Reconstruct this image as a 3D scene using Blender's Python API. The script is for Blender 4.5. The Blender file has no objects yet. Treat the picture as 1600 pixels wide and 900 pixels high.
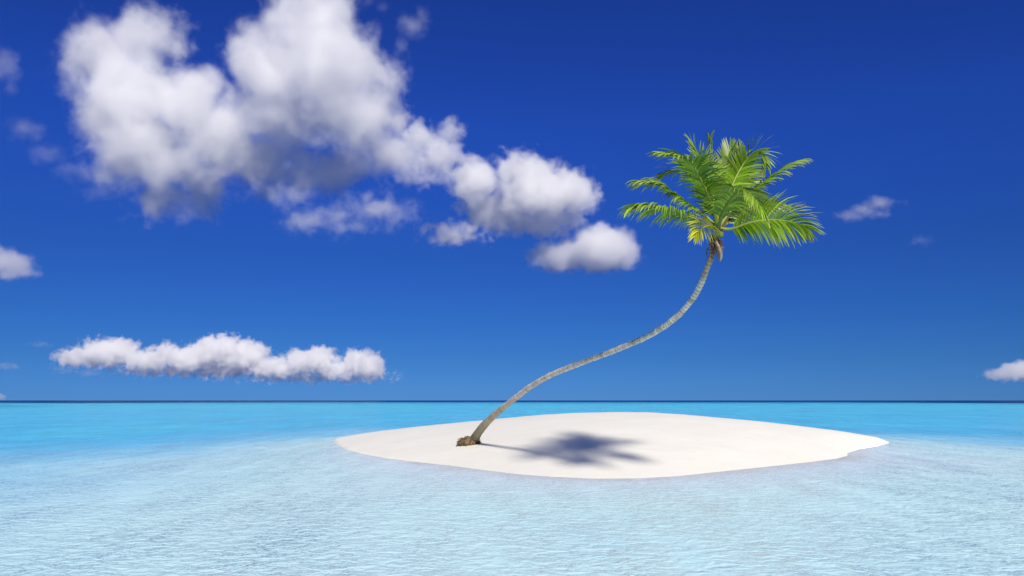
import bpy, bmesh, math, random
import numpy as np
from mathutils import Vector, Matrix, noise as mnoise

R = math.radians
scene = bpy.context.scene
COL = scene.collection

# ------------------------------------------------------------------ camera
CAM_H = 2.0
LENS = 28.0
FPX = 1600.0 * LENS / 36.0
PITCH = math.atan(175.5 / FPX)
cam_data = bpy.data.cameras.new('camera')
cam_data.lens = LENS
cam_data.sensor_width = 36.0
cam_data.clip_start = 0.1
cam_data.clip_end = 200000.0
cam = bpy.data.objects.new('camera', cam_data)
COL.objects.link(cam)
cam.location = (0, 0, CAM_H)
cam.rotation_euler = (R(90) + PITCH, 0, 0)
scene.camera = cam

# ------------------------------------------------------------------ sky, sun, exposure
SUN_DIR = Vector((2.20, -9.4, 5.65)).normalized()          # towards the sun
SUN_EL = math.asin(SUN_DIR.z)
SUN_AZ = math.atan2(SUN_DIR.x, SUN_DIR.y)                # clockwise from +Y
world = bpy.data.worlds.new('World')
scene.world = world
world.use_nodes = True
wn, wl = world.node_tree.nodes, world.node_tree.links
wn.clear()
w_out = wn.new('ShaderNodeOutputWorld')
w_bg = wn.new('ShaderNodeBackground')
sky = wn.new('ShaderNodeTexSky')
sky.sky_type = 'NISHITA'
sky.sun_disc = False
sky.sun_elevation = SUN_EL
sky.sun_rotation = SUN_AZ
sky.altitude = 0
sky.air_density = 1.0
sky.dust_density = 0.0
sky.ozone_density = 4.0
w_geo = wn.new('ShaderNodeNewGeometry')
w_sep = wn.new('ShaderNodeSeparateXYZ')
w_tint = wn.new('ShaderNodeValToRGB')                      # a deep clear-air filter over the sky model, by height above the horizon
_stops = [(0.0, (0.077, 0.255, 0.85)), (0.05, (0.069, 0.222, 0.635)), (0.10, (0.068, 0.212, 0.600)), (0.18, (0.073, 0.206, 0.610)),
          (0.26, (0.085, 0.228, 0.74)), (0.33, (0.094, 0.246, 0.82)), (0.50, (0.098, 0.218, 0.75))]
_e = w_tint.color_ramp.elements
_e[0].position, _e[0].color = 0.0, (*_stops[0][1], 1)
_e[1].position, _e[1].color = 0.5, (*_stops[-1][1], 1)
for _p, _c in _stops[1:-1]:
    _e.new(_p).color = (*_c, 1)
w_mul = wn.new('ShaderNodeMix')
w_mul.data_type = 'RGBA'
w_mul.blend_type = 'MULTIPLY'
w_mul.inputs[0].default_value = 1.0
wl.new(w_geo.outputs['Incoming'], w_sep.inputs[0])
w_neg = wn.new('ShaderNodeMath'); w_neg.operation = 'MULTIPLY'; w_neg.inputs[1].default_value = -1.0
wl.new(w_sep.outputs['Z'], w_neg.inputs[0])
wl.new(w_neg.outputs[0], w_tint.inputs[0])
wl.new(sky.outputs[0], w_mul.inputs[6])
wl.new(w_tint.outputs[0], w_mul.inputs[7])
wl.new(w_mul.outputs[2], w_bg.inputs[0])
w_bg.inputs[1].default_value = 0.0855
wl.new(w_bg.outputs[0], w_out.inputs[0])

sun_data = bpy.data.lights.new('sun', 'SUN')
sun_data.energy = 5.0
sun_data.angle = R(4.8)
sun_data.color = (1.0, 0.93, 0.79)
sun = bpy.data.objects.new('sun', sun_data)
COL.objects.link(sun)
sun.location = (30, -40, 60)
sun.rotation_euler = SUN_DIR.to_track_quat('Z', 'Y').to_euler()

vs = scene.view_settings
vs.view_transform = 'Standard'
vs.look = 'None'
vs.exposure = 0.20
vs.gamma = 1.0
vs.use_curve_mapping = False

cy = scene.cycles
cy.use_denoising = True
cy.max_bounces = 16
cy.diffuse_bounces = 3
cy.glossy_bounces = 3
cy.transparent_max_bounces = 24
cy.volume_bounces = 14
cy.volume_step_rate = 2.0
cy.volume_max_steps = 400
cy.caustics_reflective = False
cy.caustics_refractive = False
cy.sample_clamp_indirect = 6.0

# ------------------------------------------------------------------ helpers
CP, SP = math.cos(PITCH), math.sin(PITCH)

def ray(px, py):
    u, v = (px - 800.0) / FPX, (450.0 - py) / FPX
    return Vector((u, CP - SP * v, SP + CP * v))

def at(px, py, d):
    """the place seen at that pixel of the photograph, d metres ahead"""
    r = ray(px, py)
    return Vector((0, 0, CAM_H)) + r * (d / r.y)

def on_level(px, py, z=0.0):
    r = ray(px, py)
    return Vector((0, 0, CAM_H)) + r * ((z - CAM_H) / r.z)

def tag(o, label=None, cat=None, group=None, kind=None):
    if label: o['label'] = label
    if cat: o['category'] = cat
    if group: o['group'] = group
    if kind: o['kind'] = kind
    return o

def link_mesh(name, verts, faces, mat, parent=None, smooth=True, col=None):
    me = bpy.data.meshes.new(name)
    me.from_pydata([tuple(v) for v in verts], [], faces)
    if smooth:
        me.polygons.foreach_set('use_smooth', [True] * len(me.polygons))
    if col is not None:
        a = me.color_attributes.new('tint', 'FLOAT_COLOR', 'POINT')
        a.data.foreach_set('color', np.asarray(col, dtype=np.float32).ravel())
    me.materials.append(mat)
    me.update()
    o = bpy.data.objects.new(name, me)
    COL.objects.link(o)
    if parent: o.parent = parent
    return o

def new_mat(name):
    m = bpy.data.materials.new(name)
    m.use_nodes = True
    m.node_tree.nodes.clear()
    return m, m.node_tree.nodes, m.node_tree.links

def N(nodes, t, **kw):
    n = nodes.new(t)
    for k, v in kw.items(): setattr(n, k, v)
    return n

def smooth01(t):
    t = np.clip(t, 0, 1)
    return t * t * (3 - 2 * t)

def srgb(r, g, b):
    f = lambda c: (c / 255 / 12.92) if c / 255 <= 0.04045 else ((c / 255 + 0.055) / 1.055) ** 2.4
    return (f(r), f(g), f(b), 1.0)

# ------------------------------------------------------------------ island and sea bed: heights
FRONT_PX = [(519, 688.5), (524, 694), (540, 703), (562, 709), (600, 716), (650, 722), (700, 727), (760, 735), (810, 741), (860, 745),
            (930, 748), (1000, 747.5), (1060, 744), (1120, 737.5), (1200, 729), (1260, 722.5), (1305, 717), (1323, 712.5),
            (1325, 707.5), (1345, 702), (1375, 697), (1391, 691.5)]
CREST_PX = [(519, 688), (530, 683.5), (560, 678.5), (600, 673), (650, 667.5), (700, 662.5), (780, 655), (850, 648.5), (900, 645.5),
            (960, 644.5), (1020, 645), (1070, 648), (1130, 653), (1200, 660), (1270, 668), (1330, 676.5), (1370, 683), (1391, 690)]
fr = np.array([on_level(*p)[:2] for p in FRONT_PX])
tip_l, tip_r = fr[0], fr[-1]
cr = []
for px, py in CREST_PX:
    s = (px - 519) / (1391 - 519)
    d = tip_l[1] * (1 - s) + tip_r[1] * s - 2.0 * math.sin(math.pi * s)
    cr.append(at(px, py, d)[:])
cr = np.array(cr)
cr[0] = (tip_l[0], tip_l[1], 0); cr[-1] = (tip_r[0], tip_r[1], 0)
XL, XR = tip_l[0], tip_r[0]

def smooth_interp(x, xp, fp):
    """Catmull-like cubic interpolation"""
    xp, fp = np.asarray(xp, float), np.asarray(fp, float)
    m = np.gradient(fp, xp)
    i = np.clip(np.searchsorted(xp, x) - 1, 0, len(xp) - 2)
    h = xp[i + 1] - xp[i]
    t = np.clip((x - xp[i]) / h, 0, 1)
    return ((2*t**3 - 3*t**2 + 1) * fp[i] + (t**3 - 2*t**2 + t) * h * m[i] +
            (-2*t**3 + 3*t**2) * fp[i + 1] + (t**3 - t**2) * h * m[i + 1])

def f_front(x): return np.interp(x, fr[:, 0], fr[:, 1])
def f_crest(x): return np.interp(x, cr[:, 0], cr[:, 1])
def f_cz(x): return np.maximum(np.interp(x, cr[:, 0], cr[:, 2]), 0.0)
def f_back(x):
    s = np.clip((x - XL) / (XR - XL), 0, 1)
    return f_crest(x) + 15.0 * np.sqrt(np.clip(np.sin(np.pi * s), 0, 1)) + 0.02

poly = []
xs_front = np.linspace(XL, XR, 160)
poly += [(x, float(f_front(x))) for x in xs_front]
poly += [(x, float(f_back(x))) for x in xs_front[::-1]]
poly = np.array(poly)

def shore_distance(X, Y):
    """distance from each point to the shoreline polygon"""
    best = np.full(X.shape, 1e18)
    n = len(poly)
    for i in range(n):
        ax, ay = poly[i]; bx, by = poly[(i + 1) % n]
        dx, dy = bx - ax, by - ay
        L = dx * dx + dy * dy + 1e-12
        t = np.clip(((X - ax) * dx + (Y - ay) * dy) / L, 0, 1)
        best = np.minimum(best, (X - ax - t * dx) ** 2 + (Y - ay - t * dy) ** 2)
    return np.sqrt(best)

def vnoise(X, Y, s, seed=0.0):
    out = np.empty(X.size)
    xf, yf = X.ravel() * s, Y.ravel() * s
    for i in range(X.size):
        out[i] = mnoise.noise(Vector((xf[i], yf[i], seed)))
    return out.reshape(X.shape)

def land_height(X, Y):
    """dry sand above the water, zero outside the shoreline"""
    F, C, B, Z = f_front(X), f_crest(X), f_back(X), f_cz(X)
    t = np.clip((Y - F) / np.maximum(C - F, 0.05), 0, 1)
    u = np.clip((Y - C) / np.maximum(B - C, 0.05), 0, 1)
    zf = Z * (1 - (1 - t) ** 1.55)
    zb = Z * (1 - u ** 2)
    z = np.where(Y < C, zf, zb)
    inside = (X > XL) & (X < XR) & (Y > F) & (Y < B)
    return np.where(inside, z, 0.0), inside

def water_depth(X, Y, dist=None):
    """depth of the lagoon: a pale shoal round the island, a turquoise lagoon, then the reef edge and deep sea"""
    q = np.sqrt(((X - 6) / 22.0) ** 2 + ((Y - 14) / 40.0) ** 2)
    if dist is None: dist = shore_distance(X, Y)
    shoal = 0.52 * (1 - np.exp(-dist / 3.2))
    lag = 1.8 * np.clip((q - 0.48) / 1.15, 0, 1) ** 1.35
    deep = 0.9 * smooth01((Y - 90) / 300) + 0.9 * smooth01((Y - 420) / 200) + 40.0 * smooth01((np.hypot(X, Y) - 860) / 180)
    return shoal + lag + deep

def base_height(x, y):
    z, _ = land_height(np.array([x]), np.array([y]))
    return float(z[0])

# ------------------------------------------------------------------ materials of the setting
def sand_material():
    m, n, l = new_mat('white_coral_sand')
    out = N(n, 'ShaderNodeOutputMaterial'); bs = N(n, 'ShaderNodeBsdfPrincipled')
    geo = N(n, 'ShaderNodeNewGeometry')
    n1 = N(n, 'ShaderNodeTexNoise'); n1.inputs['Scale'].default_value = 0.5; n1.inputs['Detail'].default_value = 5
    n2 = N(n, 'ShaderNodeTexNoise'); n2.inputs['Scale'].default_value = 60; n2.inputs['Detail'].default_value = 3
    mp = N(n, 'ShaderNodeMapRange'); mp.inputs[1].default_value = 0.3; mp.inputs[2].default_value = 0.7
    mix = N(n, 'ShaderNodeMix', data_type='RGBA')
    mix.inputs[6].default_value = (0.835, 0.815, 0.75, 1); mix.inputs[7].default_value = (0.87, 0.855, 0.79, 1)
    l.new(geo.outputs['Position'], n1.inputs['Vector']); l.new(geo.outputs['Position'], n2.inputs['Vector'])
    l.new(n1.outputs['Fac'], mp.inputs[0]); l.new(mp.outputs[0], mix.inputs[0])
    gr = N(n, 'ShaderNodeMix', data_type='RGBA', blend_type='MULTIPLY'); gr.inputs[0].default_value = 0.10
    l.new(mix.outputs[2], gr.inputs[6]); l.new(n2.outputs['Fac'], gr.inputs[7])
    l.new(gr.outputs[2], bs.inputs['Base Color'])
    bs.inputs['Roughness'].default_value = 0.95
    bs.inputs['Specular IOR Level'].default_value = 0.1
    n3 = N(n, 'ShaderNodeTexNoise'); n3.inputs['Scale'].default_value = 2.2; n3.inputs['Detail'].default_value = 8
    n3.inputs['Roughness'].default_value = 0.62
    l.new(geo.outputs['Position'], n3.inputs['Vector'])
    bp = N(n, 'ShaderNodeBump'); bp.inputs['Strength'].default_value = 0.25; bp.inputs['Distance'].default_value = 0.05
    l.new(n3.outputs['Fac'], bp.inputs['Height']); l.new(bp.outputs[0], bs.inputs['Normal'])
    l.new(bs.outputs[0], out.inputs[0])
    return m

def water_material():
    m, n, l = new_mat('lagoon_water')
    out = N(n, 'ShaderNodeOutputMaterial')
    geo = N(n, 'ShaderNodeNewGeometry')
    dep = N(n, 'ShaderNodeAttribute', attribute_name='depth')
    # uneven bottom: patches of slightly different depth
    pn = N(n, 'ShaderNodeTexNoise'); pn.inputs['Scale'].default_value = 0.06; pn.inputs['Detail'].default_value = 7
    pn.inputs['Roughness'].default_value = 0.6
    l.new(geo.outputs['Position'], pn.inputs['Vector'])
    pm = N(n, 'ShaderNodeMapRange'); pm.inputs[1].default_value = 0.3; pm.inputs[2].default_value = 0.7
    pm.inputs[3].default_value = 0.70; pm.inputs[4].default_value = 1.34
    l.new(pn.outputs['Fac'], pm.inputs[0])
    dm = N(n, 'ShaderNodeMath', operation='MULTIPLY')
    l.new(dep.outputs['Fac'], dm.inputs[0]); l.new(pm.outputs[0], dm.inputs[1])
    dv = N(n, 'ShaderNodeMath', operation='DIVIDE'); dv.inputs[1].default_value = 6.0
    l.new(dm.outputs[0], dv.inputs[0])
    cr_ = N(n, 'ShaderNodeValToRGB')
    e = cr_.color_ramp.elements
    stops = [(0.0, srgb(216, 224, 234)), (0.03, srgb(202, 222, 236)), (0.08, srgb(196, 232, 240)), (0.13, srgb(180, 222, 240)), (0.19, srgb(144, 206, 238)),
             (0.27, srgb(112, 192, 236)), (0.37, srgb(92, 190, 236)), (0.52, srgb(98, 206, 240)), (0.66, srgb(66, 170, 220)), (1.0, srgb(14, 62, 128))]
    e[0].position, e[0].color = stops[0]
    e[1].position, e[1].color = stops[-1]
    for p, c in stops[1:-1]:
        x = e.new(p); x.color = c
    l.new(dv.outputs[0], cr_.inputs[0])
    # ripples: three scales of wind chop, long axis across the wind
    mapn = N(n, 'ShaderNodeMapping'); mapn.inputs['Scale'].default_value = (1.0, 1.0, 1.0); mapn.inputs['Rotation'].default_value = (0, 0, R(14))
    l.new(geo.outputs['Position'], mapn.inputs['Vector'])
    hs = []
    for sc, det, rg, wgt, dist in ((0.5, 4, 0.6, 0.8, 0.6), (3.8, 2, 0.55, 0.55, 0.5), (9.0, 2, 0.5, 0.15, 0.3)):
        t = N(n, 'ShaderNodeTexNoise'); t.inputs['Scale'].default_value = sc; t.inputs['Detail'].default_value = det
        t.inputs['Roughness'].default_value = rg; t.inputs['Distortion'].default_value = dist
        l.new(mapn.outputs[0], t.inputs['Vector'])
        mu = N(n, 'ShaderNodeMath', operation='MULTIPLY'); mu.inputs[1].default_value = wgt
        l.new(t.outputs['Fac'], mu.inputs[0]); hs.append(mu)
    a1 = N(n, 'ShaderNodeMath', operation='ADD'); a2 = N(n, 'ShaderNodeMath', operation='ADD')
    l.new(hs[0].outputs[0], a1.inputs[0]); l.new(hs[1].outputs[0], a1.inputs[1])
    l.new(a1.outputs[0], a2.inputs[0]); l.new(hs[2].outputs[0], a2.inputs[1])
    bp = N(n, 'ShaderNodeBump'); bp.inputs['Strength'].default_value = 1.0; bp.inputs['Distance'].default_value = 0.40
    l.new(a2.outputs[0], bp.inputs['Height'])
    bd = N(n, 'ShaderNodeBump'); bd.inputs['Strength'].default_value = 0.8; bd.inputs['Distance'].default_value = 0.095
    l.new(a2.outputs[0], bd.inputs['Height'])
    df = N(n, 'ShaderNodeBsdfDiffuse'); l.new(cr_.outputs[0], df.inputs['Color']); l.new(bd.outputs[0], df.inputs['Normal'])
    tr = N(n, 'ShaderNodeBsdfTransparent')
    # shallow margin: the sand shows through
    al = N(n, 'ShaderNodeMapRange'); al.inputs[1].default_value = 0.0; al.inputs[2].default_value = 0.16
    al.inputs[3].default_value = 0.72; al.inputs[4].default_value = 1.0
    l.new(dep.outputs['Fac'], al.inputs[0])
    body = N(n, 'ShaderNodeMixShader'); l.new(al.outputs[0], body.inputs[0]); l.new(tr.outputs[0], body.inputs[1]); l.new(df.outputs[0], body.inputs[2])
    gl = N(n, 'ShaderNodeBsdfGlossy'); gl.inputs['Roughness'].default_value = 0.12; l.new(bp.outputs[0], gl.inputs['Normal'])
    fz = N(n, 'ShaderNodeFresnel'); fz.inputs['IOR'].default_value = 1.33; l.new(bp.outputs[0], fz.inputs['Normal'])
    fm = N(n, 'ShaderNodeMath', operation='MULTIPLY'); fm.inputs[1].default_value = 0.8
    # gust patches: rougher water mirrors less of the sky
    gm = N(n, 'ShaderNodeMapping'); gm.inputs['Scale'].default_value = (1.5, 0.4, 1.0); gm.inputs['Rotation'].default_value = (0, 0, R(6))
    l.new(geo.outputs['Position'], gm.inputs['Vector'])
    gn = N(n, 'ShaderNodeTexNoise'); gn.inputs['Scale'].default_value = 0.8; gn.inputs['Detail'].default_value = 7; gn.inputs['Roughness'].default_value = 0.78
    l.new(gm.outputs[0], gn.inputs['Vector'])
    gr = N(n, 'ShaderNodeMapRange'); gr.inputs[1].default_value = 0.40; gr.inputs[2].default_value = 0.60; gr.inputs[3].default_value = 0.0; gr.inputs[4].default_value = 1.1
    gm2 = N(n, 'ShaderNodeMapping'); gm2.inputs['Scale'].default_value = (0.30, 0.05, 1.0); gm2.inputs['Rotation'].default_value = (0, 0, R(-4))
    l.new(geo.outputs['Position'], gm2.inputs['Vector'])
    gn2 = N(n, 'ShaderNodeTexNoise'); gn2.inputs['Scale'].default_value = 1.0; gn2.inputs['Detail'].default_value = 6; gn2.inputs['Roughness'].default_value = 0.75
    l.new(gm2.outputs[0], gn2.inputs['Vector'])
    ga = N(n, 'ShaderNodeMix'); ga.inputs[0].default_value = 0.45
    l.new(gn.outputs['Fac'], ga.inputs[2]); l.new(gn2.outputs['Fac'], ga.inputs[3])
    l.new(ga.outputs[0], gr.inputs[0])
    l.new(gr.outputs[0], fm.inputs[1])
    l.new(fz.outputs[0], fm.inputs[0])
    mx = N(n, 'ShaderNodeMixShader'); l.new(fm.outputs[0], mx.inputs[0]); l.new(body.outputs[0], mx.inputs[1]); l.new(gl.outputs[0], mx.inputs[2])
    l.new(mx.outputs[0], out.inputs[0])
    return m

SAND = sand_material()
WATER = water_material()

def grid_mesh(xs, ys):
    X, Y = np.meshgrid(xs, ys)
    nx, ny = len(xs), len(ys)
    i = np.arange(nx * ny).reshape(ny, nx)
    f = np.stack([i[:-1, :-1], i[:-1, 1:], i[1:, 1:], i[1:, :-1]], -1).reshape(-1, 4)
    return X, Y, f

def mesh_from_grid(name, X, Y, Z, f, mat):
    me = bpy.data.meshes.new(name)
    v = np.stack([X, Y, Z], -1).reshape(-1, 3)
    me.from_pydata(v.tolist(), [], f.tolist())
    me.polygons.foreach_set('use_smooth', [True] * len(me.polygons))
    me.materials.append(mat)
    o = bpy.data.objects.new(name, me)
    COL.objects.link(o)
    return o, me

# sand island with the bed that slopes away under the water
xs = np.concatenate([np.linspace(-60, XL - 1, 50), np.linspace(XL - 1, XR + 1, 240)[1:], np.linspace(XR + 1, 75, 50)[1:]])
ys = np.concatenate([np.linspace(-40, 16, 60), np.linspace(16, 60, 230)[1:], np.linspace(60, 170, 60)[1:]])
X, Y, f = grid_mesh(xs, ys)
land, inside = land_height(X, Y)
dist = shore_distance(X, Y)
ripple = 0.018 * vnoise(X, Y, 0.35, 3.1) + 0.010 * vnoise(X, Y, 1.3, 7.7)
Z = np.where(inside, land + ripple * smooth01(dist / 2.0), -np.minimum(water_depth(X, Y, dist), 2.6) - 0.004)
sand_o, _ = mesh_from_grid('sand_island', X, Y, Z, f, SAND)
tag(sand_o, 'low white sand island and the pale bed sloping under the water', None, None, 'structure')

# the sea: one sheet to the horizon
def graded(a, near, step, far, ratio):
    out = [a]
    while out[-1] < near: out.append(out[-1] + step)
    s = step
    while out[-1] < far:
        s *= ratio; out.append(out[-1] + s)
    return out
xp = graded(0.0, 34.0, 0.35, 120000.0, 1.22)
xs = np.array([-v for v in xp[::-1]][:-1] + xp)
yp = graded(0.0, 62.0, 0.35, 120000.0, 1.09)
yn = graded(0.0, 10.0, 2.0, 3000.0, 1.5)
ys = np.array([-v for v in yn[::-1]][:-1] + yp)
X, Y, f = grid_mesh(xs, ys)
land, inside = land_height(X, Y)
dist = np.where((np.abs(X) < 90) & (Y < 200), shore_distance(np.clip(X, -90, 90), np.clip(Y, -50, 200)), 100.0)
D = np.where(inside, 0.0, water_depth(X, Y, dist))
sea, me = mesh_from_grid('sea', X, Y, np.zeros_like(X), f, WATER)
a = me.attributes.new('depth', 'FLOAT', 'POINT')
a.data.foreach_set('value', D.astype(np.float32).ravel())
tag(sea, 'clear turquoise lagoon water deepening to dark blue at the horizon', None, None, 'structure')

# ------------------------------------------------------------------ clouds
def cloud_material(name, density, color=(0.985, 0.985, 0.99)):
    m, n, l = new_mat(name)
    out = N(n, 'ShaderNodeOutputMaterial')
    at_ = N(n, 'ShaderNodeAttribute', attribute_name='density')
    mu = N(n, 'ShaderNodeMath', operation='MULTIPLY'); mu.inputs[1].default_value = density
    l.new(at_.outputs['Fac'], mu.inputs[0])
    v = N(n, 'ShaderNodeVolumeScatter')
    v.inputs['Color'].default_value = (*color, 1)
    v.inputs['Anisotropy'].default_value = 0.1
    l.new(mu.outputs[0], v.inputs['Density'])
    l.new(v.outputs[0], out.inputs['Volume'])
    return m

def make_cloud(label, blobs, dist, sigma=0.06, voxel_px=2.0, amp=0.5, scale_px=70, soft=0.25, seed=0, group=None,
               depth_f=1.0, rough=0.6, flat=None, erode=0.0):
    """blobs: (px, py, rx, ry[, dy]) in photo pixels; a real body of cloud dist metres away, as deep as it is tall"""
    k = dist / FPX
    px0 = sum(b[0] for b in blobs) / len(blobs); py0 = sum(b[1] for b in blobs) / len(blobs)
    C0 = at(px0, py0, dist)
    L = []
    for b in blobs:
        p = at(b[0], b[1], dist) - C0
        rx, ry = b[2] * k, b[3] * k
        rd = depth_f * 0.5 * (rx + ry) if depth_f <= 1.01 else depth_f * ry
        dy = (b[4] * k if len(b) > 4 else 0.0)
        L.append((p + ray(b[0], b[1]) * dy, Vector((rx, rd, ry))))
    o = cloud_body(C0, L, k, sigma, voxel_px, amp, scale_px, soft, seed, rough, erode)
    return tag(o, label, 'cloud', group, 'thing')

def cloud_body(C0, L, k, sigma, voxel_px, amp, scale_px, soft, seed, rough, erode=0.0, name='cloud'):
    """a body of vapour at C0 made of the ellipsoids L, k metres to the unit of voxel_px and scale_px"""
    pad = 1.12 + amp * 0.12
    mn = [min(c[i] - r[i] * pad for c, r in L) for i in range(3)]
    mxx = [max(c[i] + r[i] * pad for c, r in L) for i in range(3)]
    vox = voxel_px * k
    res = [max(8, min(440, int((mxx[i] - mn[i]) / (vox * (1.0 if i != 1 else 1.5))))) for i in range(3)]

    ng = bpy.data.node_groups.new('cloud_body', 'GeometryNodeTree')
    ng.interface.new_socket('Geometry', in_out='OUTPUT', socket_type='NodeSocketGeometry')
    n, l = ng.nodes, ng.links
    out = n.new('NodeGroupOutput')
    pos = n.new('GeometryNodeInputPosition')
    # domain warp, so that outlines billow
    warp = n.new('ShaderNodeTexNoise'); warp.noise_dimensions = '3D'
    warp.inputs['Scale'].default_value = 1.0 / (scale_px * 1.1 * k); warp.inputs['Detail'].default_value = 2
    off = n.new('ShaderNodeVectorMath'); off.operation = 'ADD'; off.inputs[1].default_value = (seed * 913.7, seed * 377.1, seed * 611.9)
    l.new(pos.outputs[0], off.inputs[0]); l.new(off.outputs[0], warp.inputs['Vector'])
    wc = n.new('ShaderNodeVectorMath'); wc.operation = 'SUBTRACT'; wc.inputs[1].default_value = (0.5, 0.5, 0.5)
    l.new(warp.outputs['Color'], wc.inputs[0])
    ws = n.new('ShaderNodeVectorMath'); ws.operation = 'SCALE'; ws.inputs['Scale'].default_value = scale_px * k * 0.55
    l.new(wc.outputs[0], ws.inputs[0])
    wp = n.new('ShaderNodeVectorMath'); wp.operation = 'ADD'
    l.new(pos.outputs[0], wp.inputs[0]); l.new(ws.outputs[0], wp.inputs[1])
    acc = None
    for c, r in L:
        s = n.new('ShaderNodeVectorMath'); s.operation = 'SUBTRACT'; s.inputs[1].default_value = c
        l.new(wp.outputs[0], s.inputs[0])
        d = n.new('ShaderNodeVectorMath'); d.operation = 'DIVIDE'; d.inputs[1].default_value = r
        l.new(s.outputs[0], d.inputs[0])
        le = n.new('ShaderNodeVectorMath'); le.operation = 'LENGTH'
        l.new(d.outputs[0], le.inputs[0])
        # signed distance in units of the typical puff
        sd = n.new('ShaderNodeMath'); sd.operation = 'MULTIPLY_ADD'
        ref = min(1.6, min(r.x, r.z) / (scale_px * k))
        sd.inputs[1].default_value = -ref; sd.inputs[2].default_value = ref
        l.new(le.outputs['Value'], sd.inputs[0])
        if acc is None: acc = sd
        else:
            sm = n.new('ShaderNodeMath'); sm.operation = 'SMOOTH_MAX'; sm.inputs[2].default_value = 0.25
            l.new(acc.outputs[0], sm.inputs[0]); l.new(sd.outputs[0], sm.inputs[1]); acc = sm
    no = n.new('ShaderNodeTexNoise'); no.inputs['Scale'].default_value = 1.0 / (scale_px * 0.62 * k)
    no.inputs['Detail'].default_value = 7; no.inputs['Roughness'].default_value = rough
    no.inputs['Distortion'].default_value = 0.25
    l.new(off.outputs[0], no.inputs['Vector'])
    nm = n.new('ShaderNodeMath'); nm.operation = 'MULTIPLY_ADD'; nm.inputs[1].default_value = amp * 2; nm.inputs[2].default_value = -amp - erode
    l.new(no.outputs[0], nm.inputs[0])
    ad = n.new('ShaderNodeMath'); ad.operation = 'ADD'
    l.new(acc.outputs[0], ad.inputs[0]); l.new(nm.outputs[0], ad.inputs[1])
    mr = n.new('ShaderNodeMapRange'); mr.interpolation_type = 'SMOOTHSTEP'
    mr.inputs[1].default_value = 0.0; mr.inputs[2].default_value = soft
    l.new(ad.outputs[0], mr.inputs[0])
    vc = n.new('GeometryNodeVolumeCube')
    l.new(mr.outputs[0], vc.inputs['Density'])
    vc.inputs['Min'].default_value = mn; vc.inputs['Max'].default_value = mxx
    for i, a_ in enumerate('XYZ'): vc.inputs['Resolution ' + a_].default_value = res[i]
    st = n.new('GeometryNodeSetMaterial')
    l.new(vc.outputs[0], st.inputs[0])
    mat = cloud_material('cloud_vapour', sigma / k)
    st.inputs['Material'].default_value = mat
    l.new(st.outputs[0], out.inputs[0])

    me = bpy.data.volumes.new('cloud')
    me.materials.append(mat)
    o = bpy.data.objects.new(name, me)
    COL.objects.link(o)
    o.location = C0
    md = o.modifiers.new('cloud_body', 'NODES')
    md.node_group = ng
    return o

SKYGROUP = 'fair weather clouds'
make_cloud('largest white cumulus cloud with two high domes and a grey base',
    [(150, 85, 62, 60, -40), (225, 62, 68, 60, -40), (205, 140, 90, 80, -30), (290, 165, 74, 72, -30), (230, 235, 92, 78, 15), (330, 225, 74, 66, 20),
     (250, 312, 52, 42, 70), (320, 288, 70, 46, 90), (175, 190, 62, 62, 0),
     (490, 30, 85, 70, -60), (415, 100, 72, 72, -40), (525, 110, 92, 86, -60), (435, 180, 92, 70, 20), (550, 180, 86, 76, -20), (400, 258, 88, 58, 105),
     (500, 268, 98, 50, 120), (600, 235, 66, 50, 30), (655, 245, 54, 30, 10), (600, 150, 36, 60, -20), (350, 190, 60, 62, 0), (335, 150, 40, 44, -10), (372, 160, 40, 44, -10)],
    2000, amp=0.85, scale_px=85, seed=1, group=SKYGROUP, sigma=0.048, soft=0.6, voxel_px=1.7, rough=0.66)
make_cloud('rounded white cumulus cloud beside the largest one, with ragged right edge',
    [(742, 283, 42, 42, -10), (815, 275, 62, 40, -25), (850, 300, 70, 48, -20), (900, 300, 42, 40), (780, 332, 68, 38, 50), (850, 345, 68, 28, 60), (708, 366, 54, 18, 40)],
    2200, amp=0.9, scale_px=50, seed=2, group=SKYGROUP, sigma=0.07, soft=0.45, voxel_px=1.3, rough=0.62)
make_cloud('small smooth lens shaped white cloud nearest the palm crown',
    [(880, 400, 64, 27, 20), (940, 386, 60, 38, -10), (972, 395, 34, 29), (915, 410, 88, 18, 40)], 2300, amp=0.55, scale_px=38, seed=3, group=SKYGROUP,
    soft=0.45, voxel_px=1.2, rough=0.62)
make_cloud('long low bank of lumpy cloud lying just above the horizon',
    [(118, 558.6, 30, 15.3), (160, 552.3, 36, 23.4), (188, 549.6, 28, 20.7), (230, 564.0, 36, 18.0), (262, 555.9, 24, 18.0), (300, 560.4, 38, 21.6), (345, 548.7, 42, 25.2), (385, 555.9, 36, 24.3),
     (350, 576.6, 64, 13.5, 20), (430, 575.7, 44, 17.1), (470, 564.9, 26, 19.8), (497, 563.1, 28, 21.6), (532, 576.6, 38, 15.3), (556, 563.1, 22, 18.0), (578, 573.0, 22, 23.4),
     (290, 579.3, 95, 9.0, 20), (490, 589.2, 110, 8.1, 20)],
    9000, amp=1.5, scale_px=19, seed=4, voxel_px=1.0, group=SKYGROUP, depth_f=1.6, soft=0.4, sigma=0.12, rough=0.62)
make_cloud('small torn white wisp of cloud in the open sky beyond the palm fronds',
    [(1325, 338, 26, 12), (1350, 328, 26, 14), (1372, 318, 28, 15), (1395, 316, 18, 10), (1375, 336, 20, 9)],
    2500, amp=0.6, scale_px=26, seed=5, sigma=0.03, voxel_px=1.2, soft=0.6, group=SKYGROUP)
make_cloud('tiny faint puff of cloud below the torn white wisp',
    [(1437, 376, 22, 11), (1450, 372, 12, 8)], 2500, amp=0.6, scale_px=22, seed=6, sigma=0.012, voxel_px=1.2, soft=0.7, group=SKYGROUP)
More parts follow.
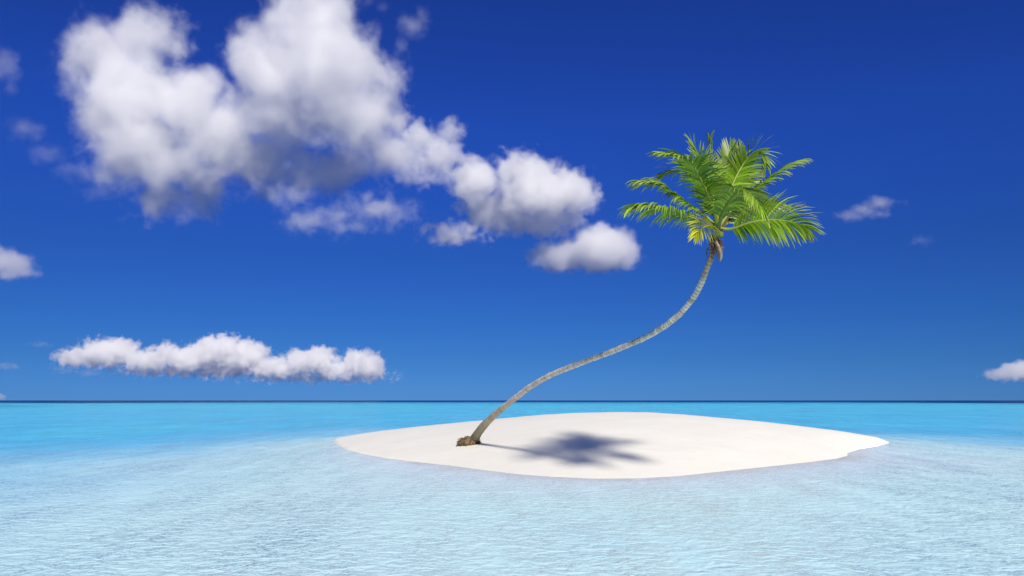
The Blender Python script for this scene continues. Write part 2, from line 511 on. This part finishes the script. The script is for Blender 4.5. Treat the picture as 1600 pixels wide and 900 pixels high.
make_cloud('small white cumulus just above the horizon, cut by the picture edge beyond the island',
    [(1560, 585, 26, 11), (1585, 580, 26, 16), (1612, 578, 30, 20), (1645, 584, 30, 13)], 9000, amp=0.45, scale_px=18, seed=7, voxel_px=1.0,
    group=SKYGROUP, depth_f=1.5, soft=0.35)
make_cloud('grey puff of cloud above the long low bank, cut by the picture edge',
    [(-12, 405, 40, 24), (22, 412, 36, 24), (40, 425, 26, 14), (10, 428, 40, 12)], 3000, amp=0.5, scale_px=30, seed=8, sigma=0.04,
    voxel_px=1.4, group=SKYGROUP, soft=0.5)
make_cloud('tiny white puff of cloud standing on the horizon',
    [(-6, 620, 12, 7), (3, 622, 7, 6)], 14000, amp=0.3, scale_px=10, seed=9, voxel_px=0.6, group=SKYGROUP, soft=0.35)
make_cloud('thin shredded wisp beside the right dome of the largest cloud',
    [(645, 40, 30, 24), (660, 25, 18, 18), (630, 75, 14, 26), (640, 105, 9, 16)], 2100, amp=0.7, scale_px=32, seed=10, sigma=0.014, voxel_px=1.5,
    soft=0.8, group=SKYGROUP)
make_cloud('thin shredded wisps hanging beside the left flank of the largest cloud',
    [(40, 200, 34, 26), (75, 240, 34, 22), (120, 270, 40, 20), (160, 300, 44, 20), (190, 260, 30, 30), (100, 130, 20, 40)], 2100, amp=0.75,
    scale_px=42, seed=11, sigma=0.013, voxel_px=1.8, soft=0.9, group=SKYGROUP)
make_cloud('faint pale wisp high up at the picture edge left of the largest cloud',
    [(5, 100, 30, 34), (14, 130, 18, 18)], 2100, amp=0.7, scale_px=34, seed=12, sigma=0.012, voxel_px=1.6, soft=0.8, group=SKYGROUP)
make_cloud('ragged grey scud drifting under the largest cloud',
    [(480, 345, 50, 26), (530, 335, 50, 24), (585, 325, 52, 26), (622, 335, 38, 20), (560, 350, 50, 16), (455, 310, 36, 28)], 1950, amp=1.2,
    scale_px=44, seed=13, sigma=0.026, voxel_px=1.6, soft=0.9, group=SKYGROUP)
make_cloud('ragged strand of cloud joining the largest cloud to its neighbour',
    [(655, 215, 34, 30), (690, 240, 42, 36), (702, 205, 26, 24), (645, 275, 40, 20), (700, 275, 34, 20), (625, 190, 24, 30)], 2050, amp=1.0,
    scale_px=36, seed=14, sigma=0.045, voxel_px=1.6, soft=0.6, group=SKYGROUP)
make_cloud('faint mauve shreds of cloud trailing the long low bank near the horizon',
    [(15, 572, 26, 8), (62, 538, 26, 6), (95, 578, 22, 8), (140, 583, 24, 7)], 8500, amp=0.6, scale_px=16, seed=15, sigma=0.035, voxel_px=1.2,
    soft=0.8, group=SKYGROUP, depth_f=1.5)
make_cloud('thin scrap of cloud above the right dome of the largest cloud',
    [(575, 4, 26, 12), (596, 10, 18, 12)], 2100, amp=0.6, scale_px=26, seed=16, sigma=0.009, voxel_px=1.5, soft=0.8, group=SKYGROUP)

# unseen clouds added round the rest of the sky as white fill for the shadows
frng = random.Random(5)
for i, (az, el) in enumerate(((-62, 24), (-95, 36), (-130, 22), (-165, 34), (118, 30), (84, 34), (60, 22), (30, 62), (-60, 62), (-150, 66), (178, 14), (140, 10))):
    d_ = 700.0
    C0 = Vector((math.sin(R(az)) * math.cos(R(el)), math.cos(R(az)) * math.cos(R(el)), math.sin(R(el)))) * d_
    L = []
    for j in range(8):
        r_ = frng.uniform(48, 80)
        L.append((Vector((frng.uniform(-105, 105), frng.uniform(-105, 105), frng.uniform(-20, 32))), Vector((r_, r_, r_ * 0.72))))
    o = cloud_body(C0, L, d_ / FPX, 0.06, 16.0, 0.9, 85, 0.5, 40 + i, 0.6, 0.0, 'clouds')
    tag(o, 'added white cumulus clouds, unseen, filling the shadows from the rest of the sky', None, 'added fill clouds out of the picture', 'stuff')

# ------------------------------------------------------------------ the palm
rng = random.Random(11)

def bark_material():
    m, n, l = new_mat('palm_bark')
    out = N(n, 'ShaderNodeOutputMaterial'); bs = N(n, 'ShaderNodeBsdfPrincipled')
    tint = N(n, 'ShaderNodeAttribute', attribute_name='tint')
    geo = N(n, 'ShaderNodeTexCoord')
    n1 = N(n, 'ShaderNodeTexNoise'); n1.inputs['Scale'].default_value = 9; n1.inputs['Detail'].default_value = 6; n1.inputs['Roughness'].default_value = 0.65
    l.new(geo.outputs['Object'], n1.inputs['Vector'])
    mp = N(n, 'ShaderNodeMapRange'); mp.inputs[1].default_value = 0.35; mp.inputs[2].default_value = 0.68; mp.inputs[3].default_value = 0.74; mp.inputs[4].default_value = 1.16
    l.new(n1.outputs['Fac'], mp.inputs[0])
    mu = N(n, 'ShaderNodeVectorMath', operation='SCALE'); l.new(tint.outputs['Color'], mu.inputs[0]); l.new(mp.outputs[0], mu.inputs['Scale'])
    l.new(mu.outputs[0], bs.inputs['Base Color'])
    bs.inputs['Roughness'].default_value = 0.85; bs.inputs['Specular IOR Level'].default_value = 0.2
    n2 = N(n, 'ShaderNodeTexNoise'); n2.inputs['Scale'].default_value = 40; n2.inputs['Detail'].default_value = 4
    l.new(geo.outputs['Object'], n2.inputs['Vector'])
    bp = N(n, 'ShaderNodeBump'); bp.inputs['Strength'].default_value = 0.6; bp.inputs['Distance'].default_value = 0.01
    l.new(n2.outputs['Fac'], bp.inputs['Height']); l.new(bp.outputs[0], bs.inputs['Normal'])
    l.new(bs.outputs[0], out.inputs[0])
    return m

def leaf_material():
    m, n, l = new_mat('palm_leaf')
    out = N(n, 'ShaderNodeOutputMaterial'); bs = N(n, 'ShaderNodeBsdfPrincipled')
    tint = N(n, 'ShaderNodeAttribute', attribute_name='tint')
    l.new(tint.outputs['Color'], bs.inputs['Base Color'])
    bs.inputs['Roughness'].default_value = 0.42; bs.inputs['Specular IOR Level'].default_value = 0.45
    tr = N(n, 'ShaderNodeBsdfTranslucent')
    sc = N(n, 'ShaderNodeVectorMath', operation='MULTIPLY'); sc.inputs[1].default_value = (1.5, 1.45, 0.6)
    l.new(tint.outputs['Color'], sc.inputs[0]); l.new(sc.outputs[0], tr.inputs['Color'])
    mx = N(n, 'ShaderNodeMixShader'); mx.inputs[0].default_value = 0.15
    l.new(bs.outputs[0], mx.inputs[1]); l.new(tr.outputs[0], mx.inputs[2]); l.new(mx.outputs[0], out.inputs[0])
    return m

BARK = bark_material()
LEAF = leaf_material()

def catmull(pts, n):
    """n points along a smooth curve through pts"""
    P = [pts[0] * 2 - pts[1]] + list(pts) + [pts[-1] * 2 - pts[-2]]
    seg = len(pts) - 1
    out = []
    for i in range(n):
        t = i / (n - 1) * seg
        k = min(int(t), seg - 1); t -= k
        a_, b_, c_, d_ = P[k], P[k + 1], P[k + 2], P[k + 3]
        out.append(0.5 * ((2 * b_) + (c_ - a_) * t + (2 * a_ - 5 * b_ + 4 * c_ - d_) * t * t + (3 * b_ - 3 * c_ + d_ - a_) * t ** 3))
    return out

def even(pts, n):
    """the same curve resampled at equal steps"""
    P = catmull(pts, 24 * len(pts))
    L = [0.0]
    for a_, b_ in zip(P, P[1:]): L.append(L[-1] + (b_ - a_).length)
    out, j = [], 0
    for i in range(n):
        s_ = L[-1] * i / (n - 1)
        while j < len(L) - 2 and L[j + 1] < s_: j += 1
        t = (s_ - L[j]) / max(L[j + 1] - L[j], 1e-9)
        out.append(P[j].lerp(P[j + 1], t))
    return out, L[-1]

def tube(path, radii, seg, V, F, cols=None, col=None):
    """a tapering tube along path, added to V and F"""
    base = len(V)
    up = Vector((0, -1, 0.2)).normalized()
    for i, p in enumerate(path):
        T = (path[min(i + 1, len(path) - 1)] - path[max(i - 1, 0)]).normalized()
        A = T.cross(up)
        if A.length < 1e-4: A = T.cross(Vector((1, 0, 0)))
        A.normalize(); B = A.cross(T).normalized()
        for k in range(seg):
            an = 2 * math.pi * k / seg
            V.append(p + (A * math.cos(an) + B * math.sin(an)) * radii[i])
            if cols is not None: cols.append(col(i, k) if callable(col) else col)
    for i in range(len(path) - 1):
        for k in range(seg):
            a_ = base + i * seg + k; b_ = base + i * seg + (k + 1) % seg
            F.append((a_, b_, b_ + seg, a_ + seg))
    F.append(tuple(base + k for k in range(seg))[::-1])
    F.append(tuple(base + (len(path) - 1) * seg + k for k in range(seg)))

# where the trunk stands: walk along the sight line until it meets the sand
d0 = 22.0
while d0 < 36:
    p = at(739, 692, d0)
    if p.z <= base_height(p.x, p.y): break
    d0 += 0.02
FOOT = at(739, 692, d0)
D_TOP = 16.0
TRUNK_PX = [(739, 692), (746, 678), (761, 659.5), (782, 640.5), (804.6, 622.4), (831, 602.8), (861, 585.8), (891.5, 573.4), (921.7, 562), (952, 550.7),
            (982, 538.6), (1008.5, 527.3), (1035, 512), (1054, 498), (1072.7, 479), (1088, 457.4), (1099, 434.8), (1106.7, 414), (1112.4, 398), (1117, 380), (1119, 368)]
cum = [0.0]
for a_, b_ in zip(TRUNK_PX, TRUNK_PX[1:]): cum.append(cum[-1] + math.dist(a_, b_))
def lean(s_): return d0 + (D_TOP - d0) * (1 - (1 - s_) ** 1.9)
tp = [at(x, y, lean(c / cum[-1])) for (x, y), c in zip(TRUNK_PX, cum)]
palm = bpy.data.objects.new('palm_tree', None)
COL.objects.link(palm)
palm.location = FOOT
tag(palm, 'tall coconut palm with a thin curved trunk leaning out over the sand island', 'palm tree')
def local(pts): return [p - FOOT for p in pts]

RINGS = 185
path0, tlen = even(local(tp), RINGS * 3 + 1)
path, radii, shade = [], [], []
for i, p in enumerate(path0):
    s_ = i / (len(path0) - 1)
    ring, ph = divmod(i, 3)
    r = 0.5 * (9.3 + 4.2 * max(0.0, 1 - s_ / 0.28) + 5.0 * math.exp(-s_ / 0.02)) * lean(s_) / FPX
    rr = random.Random(ring)
    r *= 1 + rr.uniform(-0.035, 0.035)
    r += (0.003, 0.004, -0.003)[ph]
    path.append(p); radii.append(r)
    pale = Vector((0.86, 0.70, 0.54)); green = Vector((0.30, 0.27, 0.16)); brown = Vector((0.20, 0.125, 0.075))
    c = green.lerp(pale, min(1, max(0, (s_ - 0.05) / 0.28)))
    if s_ > 0.93: c = c.lerp(brown, (s_ - 0.93) / 0.05 if s_ < 0.98 else 1)
    if rr.random() < 0.10: c = c.lerp(Vector((0.34, 0.24, 0.16)), 0.4)
    c = c * rr.uniform(0.86, 1.12)
    if ph == 2: c = c * 0.66
    shade.append((c.x, c.y, c.z, 1.0))
V, F, Cc = [], [], []
tube(path, radii, 16, V, F, Cc, lambda i, k: shade[i])
for v_i in range(len(V)):
    q = V[v_i]
    V[v_i] = q + Vector((mnoise.noise(q * 5), mnoise.noise(q * 5 + Vector((9, 3, 1))), mnoise.noise(q * 5 + Vector((2, 7, 5))))) * 0.012
link_mesh('trunk', V, F, BARK, palm, True, Cc)

# matted root ball at the foot
V, F, Cc = [], [], []
bm = bmesh.new()
bmesh.ops.create_icosphere(bm, subdivisions=4, radius=1.0)
b0 = len(V)
for v in bm.verts:
    q = v.co
    k_ = 1 + 0.22 * mnoise.noise(q * 2.3) + 0.16 * mnoise.noise(q * 6) + 0.08 * mnoise.noise(q * 14)
    V.append(Vector((q.x * 0.36 * k_ - 0.12, q.y * 0.34 * k_ - 0.28, q.z * 0.21 * k_ + 0.02)))
    g = rng.uniform(0.5, 1.2)
    Cc.append((0.17 * g, 0.115 * g, 0.07 * g, 1))
F += [tuple(v.index for v in f_.verts) for f_ in bm.faces]
bm.free()
link_mesh('root_ball', V, F, BARK, palm, True, Cc)
V, F, Cc = [], [], []
for i in range(420):
    an = rng.uniform(0, 2 * math.pi)
    el = rng.uniform(0.0, 0.9)
    di = Vector((math.cos(an) * math.cos(el), math.sin(an) * math.cos(el), math.sin(el)))
    p = Vector((di.x * 0.33 - 0.12, di.y * 0.31 - 0.28, di.z * 0.21 + 0.02))
    ln = rng.uniform(0.06, 0.16) * (1.35 if di.x < -0.4 else 1)
    pts = []
    dr = (di + Vector((rng.uniform(-.6, .6), rng.uniform(-.6, .6), rng.uniform(-1.0, -.2)))).normalized()
    for j in range(4):
        pts.append(p.copy())
        p = p + dr * ln / 3
        dr = (dr + Vector((rng.uniform(-.5, .5), rng.uniform(-.5, .5), -0.45))).normalized()
        gz = base_height(p.x + FOOT.x, p.y + FOOT.y) - FOOT.z
        p.z = max(p.z, gz + 0.004)
    g = rng.choice((0.45, 0.8, 1.0, 1.5))
    r0 = rng.uniform(0.007, 0.014)
    tube(pts, [r0, r0, r0 * .7, r0 * .3], 4, V, F, Cc, (0.21 * g, 0.145 * g, 0.09 * g, 1))
link_mesh('roots', V, F, BARK, palm, True, Cc)

CROWN = tp[-1]
LEAFLET = 1.17 * D_TOP / 18.0
GREEN = Vector((0.060, 0.180, 0.007)); LIME = Vector((0.29, 0.46, 0.014)); DARK = Vector((0.010, 0.055, 0.005))  # DARK puts the deep shade inside the crown into the leaf colour
YELLOW = Vector((0.62, 0.52, 0.05)); STRAW = Vector((0.52, 0.44, 0.20))

def frond(pts, length=0.62, roll=0.0, droop=0.55, tone=0.5, yellow=0.0, n=64, spread=58, tipfan=0.75, seed=0, start=0.16, width=0.043):
    """a feather leaf: pts are (X, Y, off) in the enlarged crown view, off metres away from the crown"""
    r = random.Random(seed * 77 + 5)
    W = [at(960 + X_ / 3.912, 190 + Y_ / 3.912, D_TOP + o_) - FOOT for X_, Y_, o_ in pts]
    P, L = even(W, 80)
    V, F, Cc = [], [], []
    for side in (-1, 1):
        for i in range(n):
            t = start + (1 - start) * ((i + r.uniform(-.3, .3)) / (n - 1))
            t = min(max(t, 0.02), 0.998)
            x = t * 79; k = min(int(x), 78)
            p = P[k].lerp(P[k + 1], x - k)
            T = (P[min(k + 2, 79)] - P[max(k - 1, 0)]).normalized()
            S = T.cross(Vector((0, 0, 1)))
            if S.length < 0.15: S = T.cross(Vector((0, 1, 0.3)))
            S.normalize()
            U = S.cross(T).normalized()
            S2 = (Matrix.Rotation(roll, 3, T) @ S) * side
            U2 = Matrix.Rotation(roll, 3, T) @ U
            if t > 0.55: ang = R(spread) * (1 - (t - 0.55) / 0.45 * tipfan)
            else: ang = R(spread + 8 * (0.55 - t))
            ang += r.uniform(-.10, .10)
            d = (T * math.cos(ang) + S2 * math.sin(ang) + U2 * (0.22 + r.uniform(-.12, .12))).normalized()
            prof = (0.55 + 0.45 * math.sin(math.pi * min(1, (t - start) / 0.75))) if t < 0.7 else 0.98 - 0.42 * (t - 0.7) / 0.3
            ln = length * LEAFLET * prof * r.uniform(0.85, 1.1)
            if r.random() < 0.03: ln *= 0.5
            wd = width * r.uniform(0.75, 1.15) * (0.75 + 0.25 * prof)
            b_ = len(V)
            c = DARK.lerp(GREEN, min(1, tone * 1.4)).lerp(LIME, max(0, min(1, tone * 1.0 - 0.2 + r.uniform(-.25, .25))))  # tone paints front fronds brighter and back ones darker, as lit and shaded
            c = c.lerp(YELLOW, min(1, max(0, yellow + r.uniform(-.15, .15) * (yellow > 0))))
            c = c * r.uniform(0.6, 1.25)
            tipc = c.lerp(STRAW, r.uniform(0.05, 0.55) * (0.6 if t < 0.6 else 1.0))
            dr = droop * r.uniform(0.7, 1.3)
            q = p.copy()
            tw = r.uniform(-.5, .5)
            NS = 5
            for j in range(NS):
                f_ = j / (NS - 1)
                wv = d.cross(U2)
                if wv.length < 1e-3: wv = d.cross(T)
                wv.normalize()
                wv = Matrix.Rotation(tw * f_ + 0.5 * side, 3, d) @ wv
                w_ = wd * (0.55, 1.0, 0.92, 0.62, 0.06)[j] * 0.5
                V.append(q - wv * w_); V.append(q + wv * w_)
                cc = c.lerp(tipc, f_ ** 2.5)
                Cc.append((*cc, 1)); Cc.append((*cc, 1))
                if j:
                    a0 = b_ + (j - 1) * 2
                    F.append((a0, a0 + 1, a0 + 3, a0 + 2))
                q = q + d * (ln / (NS - 1))
                d = (d + Vector((0, 0, -1)) * dr * 0.42).normalized()
    fo = link_mesh('frond', V, F, LEAF, palm, True, Cc)
    V, F, Cc = [], [], []
    pale = Vector((0.30, 0.34, 0.06)).lerp(YELLOW, yellow).lerp(GREEN, 0.35 * (1 - yellow))
    path = P[::3] + [P[-1]]
    rad = [0.034 * (1 - i / len(path)) ** 0.8 + 0.004 for i in range(len(path))]
    for i in range(3): rad[i] *= (1.9, 1.4, 1.15)[i]
    tube(path, rad, 6, V, F, Cc, (*pale, 1))
    link_mesh('midrib', V, F, LEAF, fo, True, Cc)
    return fo

B = (632, 655, 0.0)
FR = [
    # pts, keyword arguments; low tone on back fronds is painted crown shade
    ([B, (545, 632, -.05), (440, 580, -.15), (330, 545, -.25), (190, 518, -.4), (118, 532, -.5)], dict(length=.74, droop=.9, tone=.65, roll=-.12)),
    ([B, (560, 580, .1), (470, 520, .2), (380, 460, .3), (280, 395, .4), (172, 375, .5)], dict(length=.70, droop=.85, tone=.55, roll=-.1)),
    ([B, (612, 560, -.2), (575, 450, -.4), (520, 340, -.6), (465, 245, -.8), (380, 215, -1.0), (310, 205, -1.1)], dict(length=.72, droop=.6, tone=.7, roll=-.3)),
    ([B, (590, 520, .3), (520, 400, .6), (440, 305, .9), (360, 295, 1.1), (305, 318, 1.2)], dict(length=.66, droop=.5, tone=.35, roll=.4)),
    ([B, (612, 500, .1), (585, 380, .2), (540, 260, .3), (500, 180, .3), (470, 130, .3)], dict(length=.48, droop=.3, tone=.6, roll=-.9)),
    ([B, (625, 500, .3), (605, 360, .5), (590, 230, .7), (578, 150, .8), (583, 110, .8)], dict(length=.42, droop=.25, tone=.4, roll=1.2)),
    ([B, (645, 500, .3), (660, 360, .6), (685, 240, .9), (710, 165, 1.1), (745, 150, 1.3)], dict(length=.46, droop=.3, tone=.3, roll=1.0)),
    ([B, (690, 470, .1), (740, 345, .2), (800, 245, .2), (860, 185, .1), (905, 205, .0), (928, 265, -.1)], dict(length=.58, droop=.35, tone=.7, roll=.9)),
    ([B, (730, 530, .1), (850, 420, .2), (960, 340, .3), (1070, 268, .4), (1150, 240, .5)], dict(length=.50, droop=.8, tone=.55, roll=.1, spread=50)),
    ([B, (720, 655, -.1), (830, 618, -.3), (930, 602, -.4), (1030, 605, -.5), (1110, 622, -.6), (1170, 650, -.7)], dict(length=.74, droop=.62, tone=.6, roll=1.2, n=74)),
    ([B, (660, 570, -.4), (695, 500, -.8), (745, 440, -1.2), (805, 425, -1.5), (860, 480, -1.8), (905, 560, -1.9)], dict(length=.66, droop=.8, tone=.7, roll=-.15)),
    ([(650, 690, -.1), (620, 655, -.4), (575, 638, -.7), (535, 655, -.95), (500, 690, -1.1)], dict(length=.58, droop=.45, tone=1.0, yellow=.42, roll=-.9, n=54, start=.3, width=.05, spread=44, tipfan=.75)),
    ([B, (690, 540, .4), (745, 440, .8), (790, 360, 1.1), (815, 320, 1.3), (850, 330, 1.5)], dict(length=.60, droop=.5, tone=.3, roll=.5)),
    ([B, (720, 600, .4), (820, 530, .8), (920, 500, 1.1), (1010, 505, 1.4), (1070, 540, 1.6)], dict(length=.55, droop=.5, tone=.35, roll=.7)),
    ([B, (640, 560, .5), (650, 440, 1.0), (640, 330, 1.4), (610, 270, 1.8), (570, 265, 2.2)], dict(length=.62, droop=.45, tone=.2, roll=.2)),
    ([B, (670, 520, .2), (720, 400, .3), (760, 290, .5), (775, 210, .6), (760, 165, .7)], dict(length=.46, droop=.3, tone=.3, roll=1.1)),
]
for i, (pts, kw) in enumerate(FR):
    o = frond(pts, seed=i + 1, **kw)
    if kw.get('yellow'): o['label'] = 'short yellowing frond bent down over the trunk'

# dry sheaths and fibre under the crown
def strip(name, pts, w0, col, parent=palm):
    W = [at(x, y, D_TOP + o_) - FOOT for x, y, o_ in pts]
    P, L = even(W, 9)
    V, F, Cc = [], [], []
    rad = [w0 * (0.5 + math.sin(math.pi * min(1, .15 + .85 * i / 8)) * .5) * (1 if i < 8 else .2) for i in range(9)]
    tube(P, rad, 6, V, F, Cc, (*col, 1))
    return link_mesh(name, V, F, BARK, parent, True, Cc)
strip('dry_sheath', [(1119, 378, -.1), (1124, 388, -.2), (1127, 400, -.22), (1125, 409, -.2)], .035, (.42, .36, .27))
strip('dry_sheath', [(1118, 378, -.12), (1121, 390, -.2), (1122, 400, -.2), (1123, 406, -.18)], .028, (.16, .10, .06))
strip('dry_sheath', [(1114, 380, -.05), (1106, 388, -.15), (1104, 396, -.2), (1106, 404, -.2)], .012, (.12, .08, .05))
strip('dry_sheath', [(1122, 378, .0), (1128, 386, .0), (1127, 398, .0), (1125, 404, 0)], .022, (.22, .15, .09))
strip('dry_sheath', [(1124, 366, .0), (1131, 352, -.05), (1137, 341, -.1), (1140, 335, -.1)], .03, (.13, .085, .045))
V, F, Cc = [], [], []
for i in range(120):
    an = rng.uniform(0, 2 * math.pi); h_ = rng.uniform(-.10, .28)
    c_ = CROWN - FOOT + Vector((0, 0, -.12))
    p = c_ + Vector((math.cos(an) * .075, math.sin(an) * .075, h_ - .1 - 0.0)) + Vector((-0.05, 0, 0)) * (0.2 - h_)
    dr = Vector((math.cos(an) * .7, math.sin(an) * .7, rng.uniform(-.9, .9))).normalized()
    pts = []
    for j in range(3):
        pts.append(p.copy()); p = p + dr * rng.uniform(.025, .055); dr = (dr + Vector((0, 0, -.5))).normalized()
    g = rng.uniform(.4, 1.3)
    tube(pts, [.014, .012, .004], 4, V, F, Cc, (.22 * g, .14 * g, .07 * g, 1))
link_mesh('fibre_collar', V, F, BARK, palm, True, Cc)
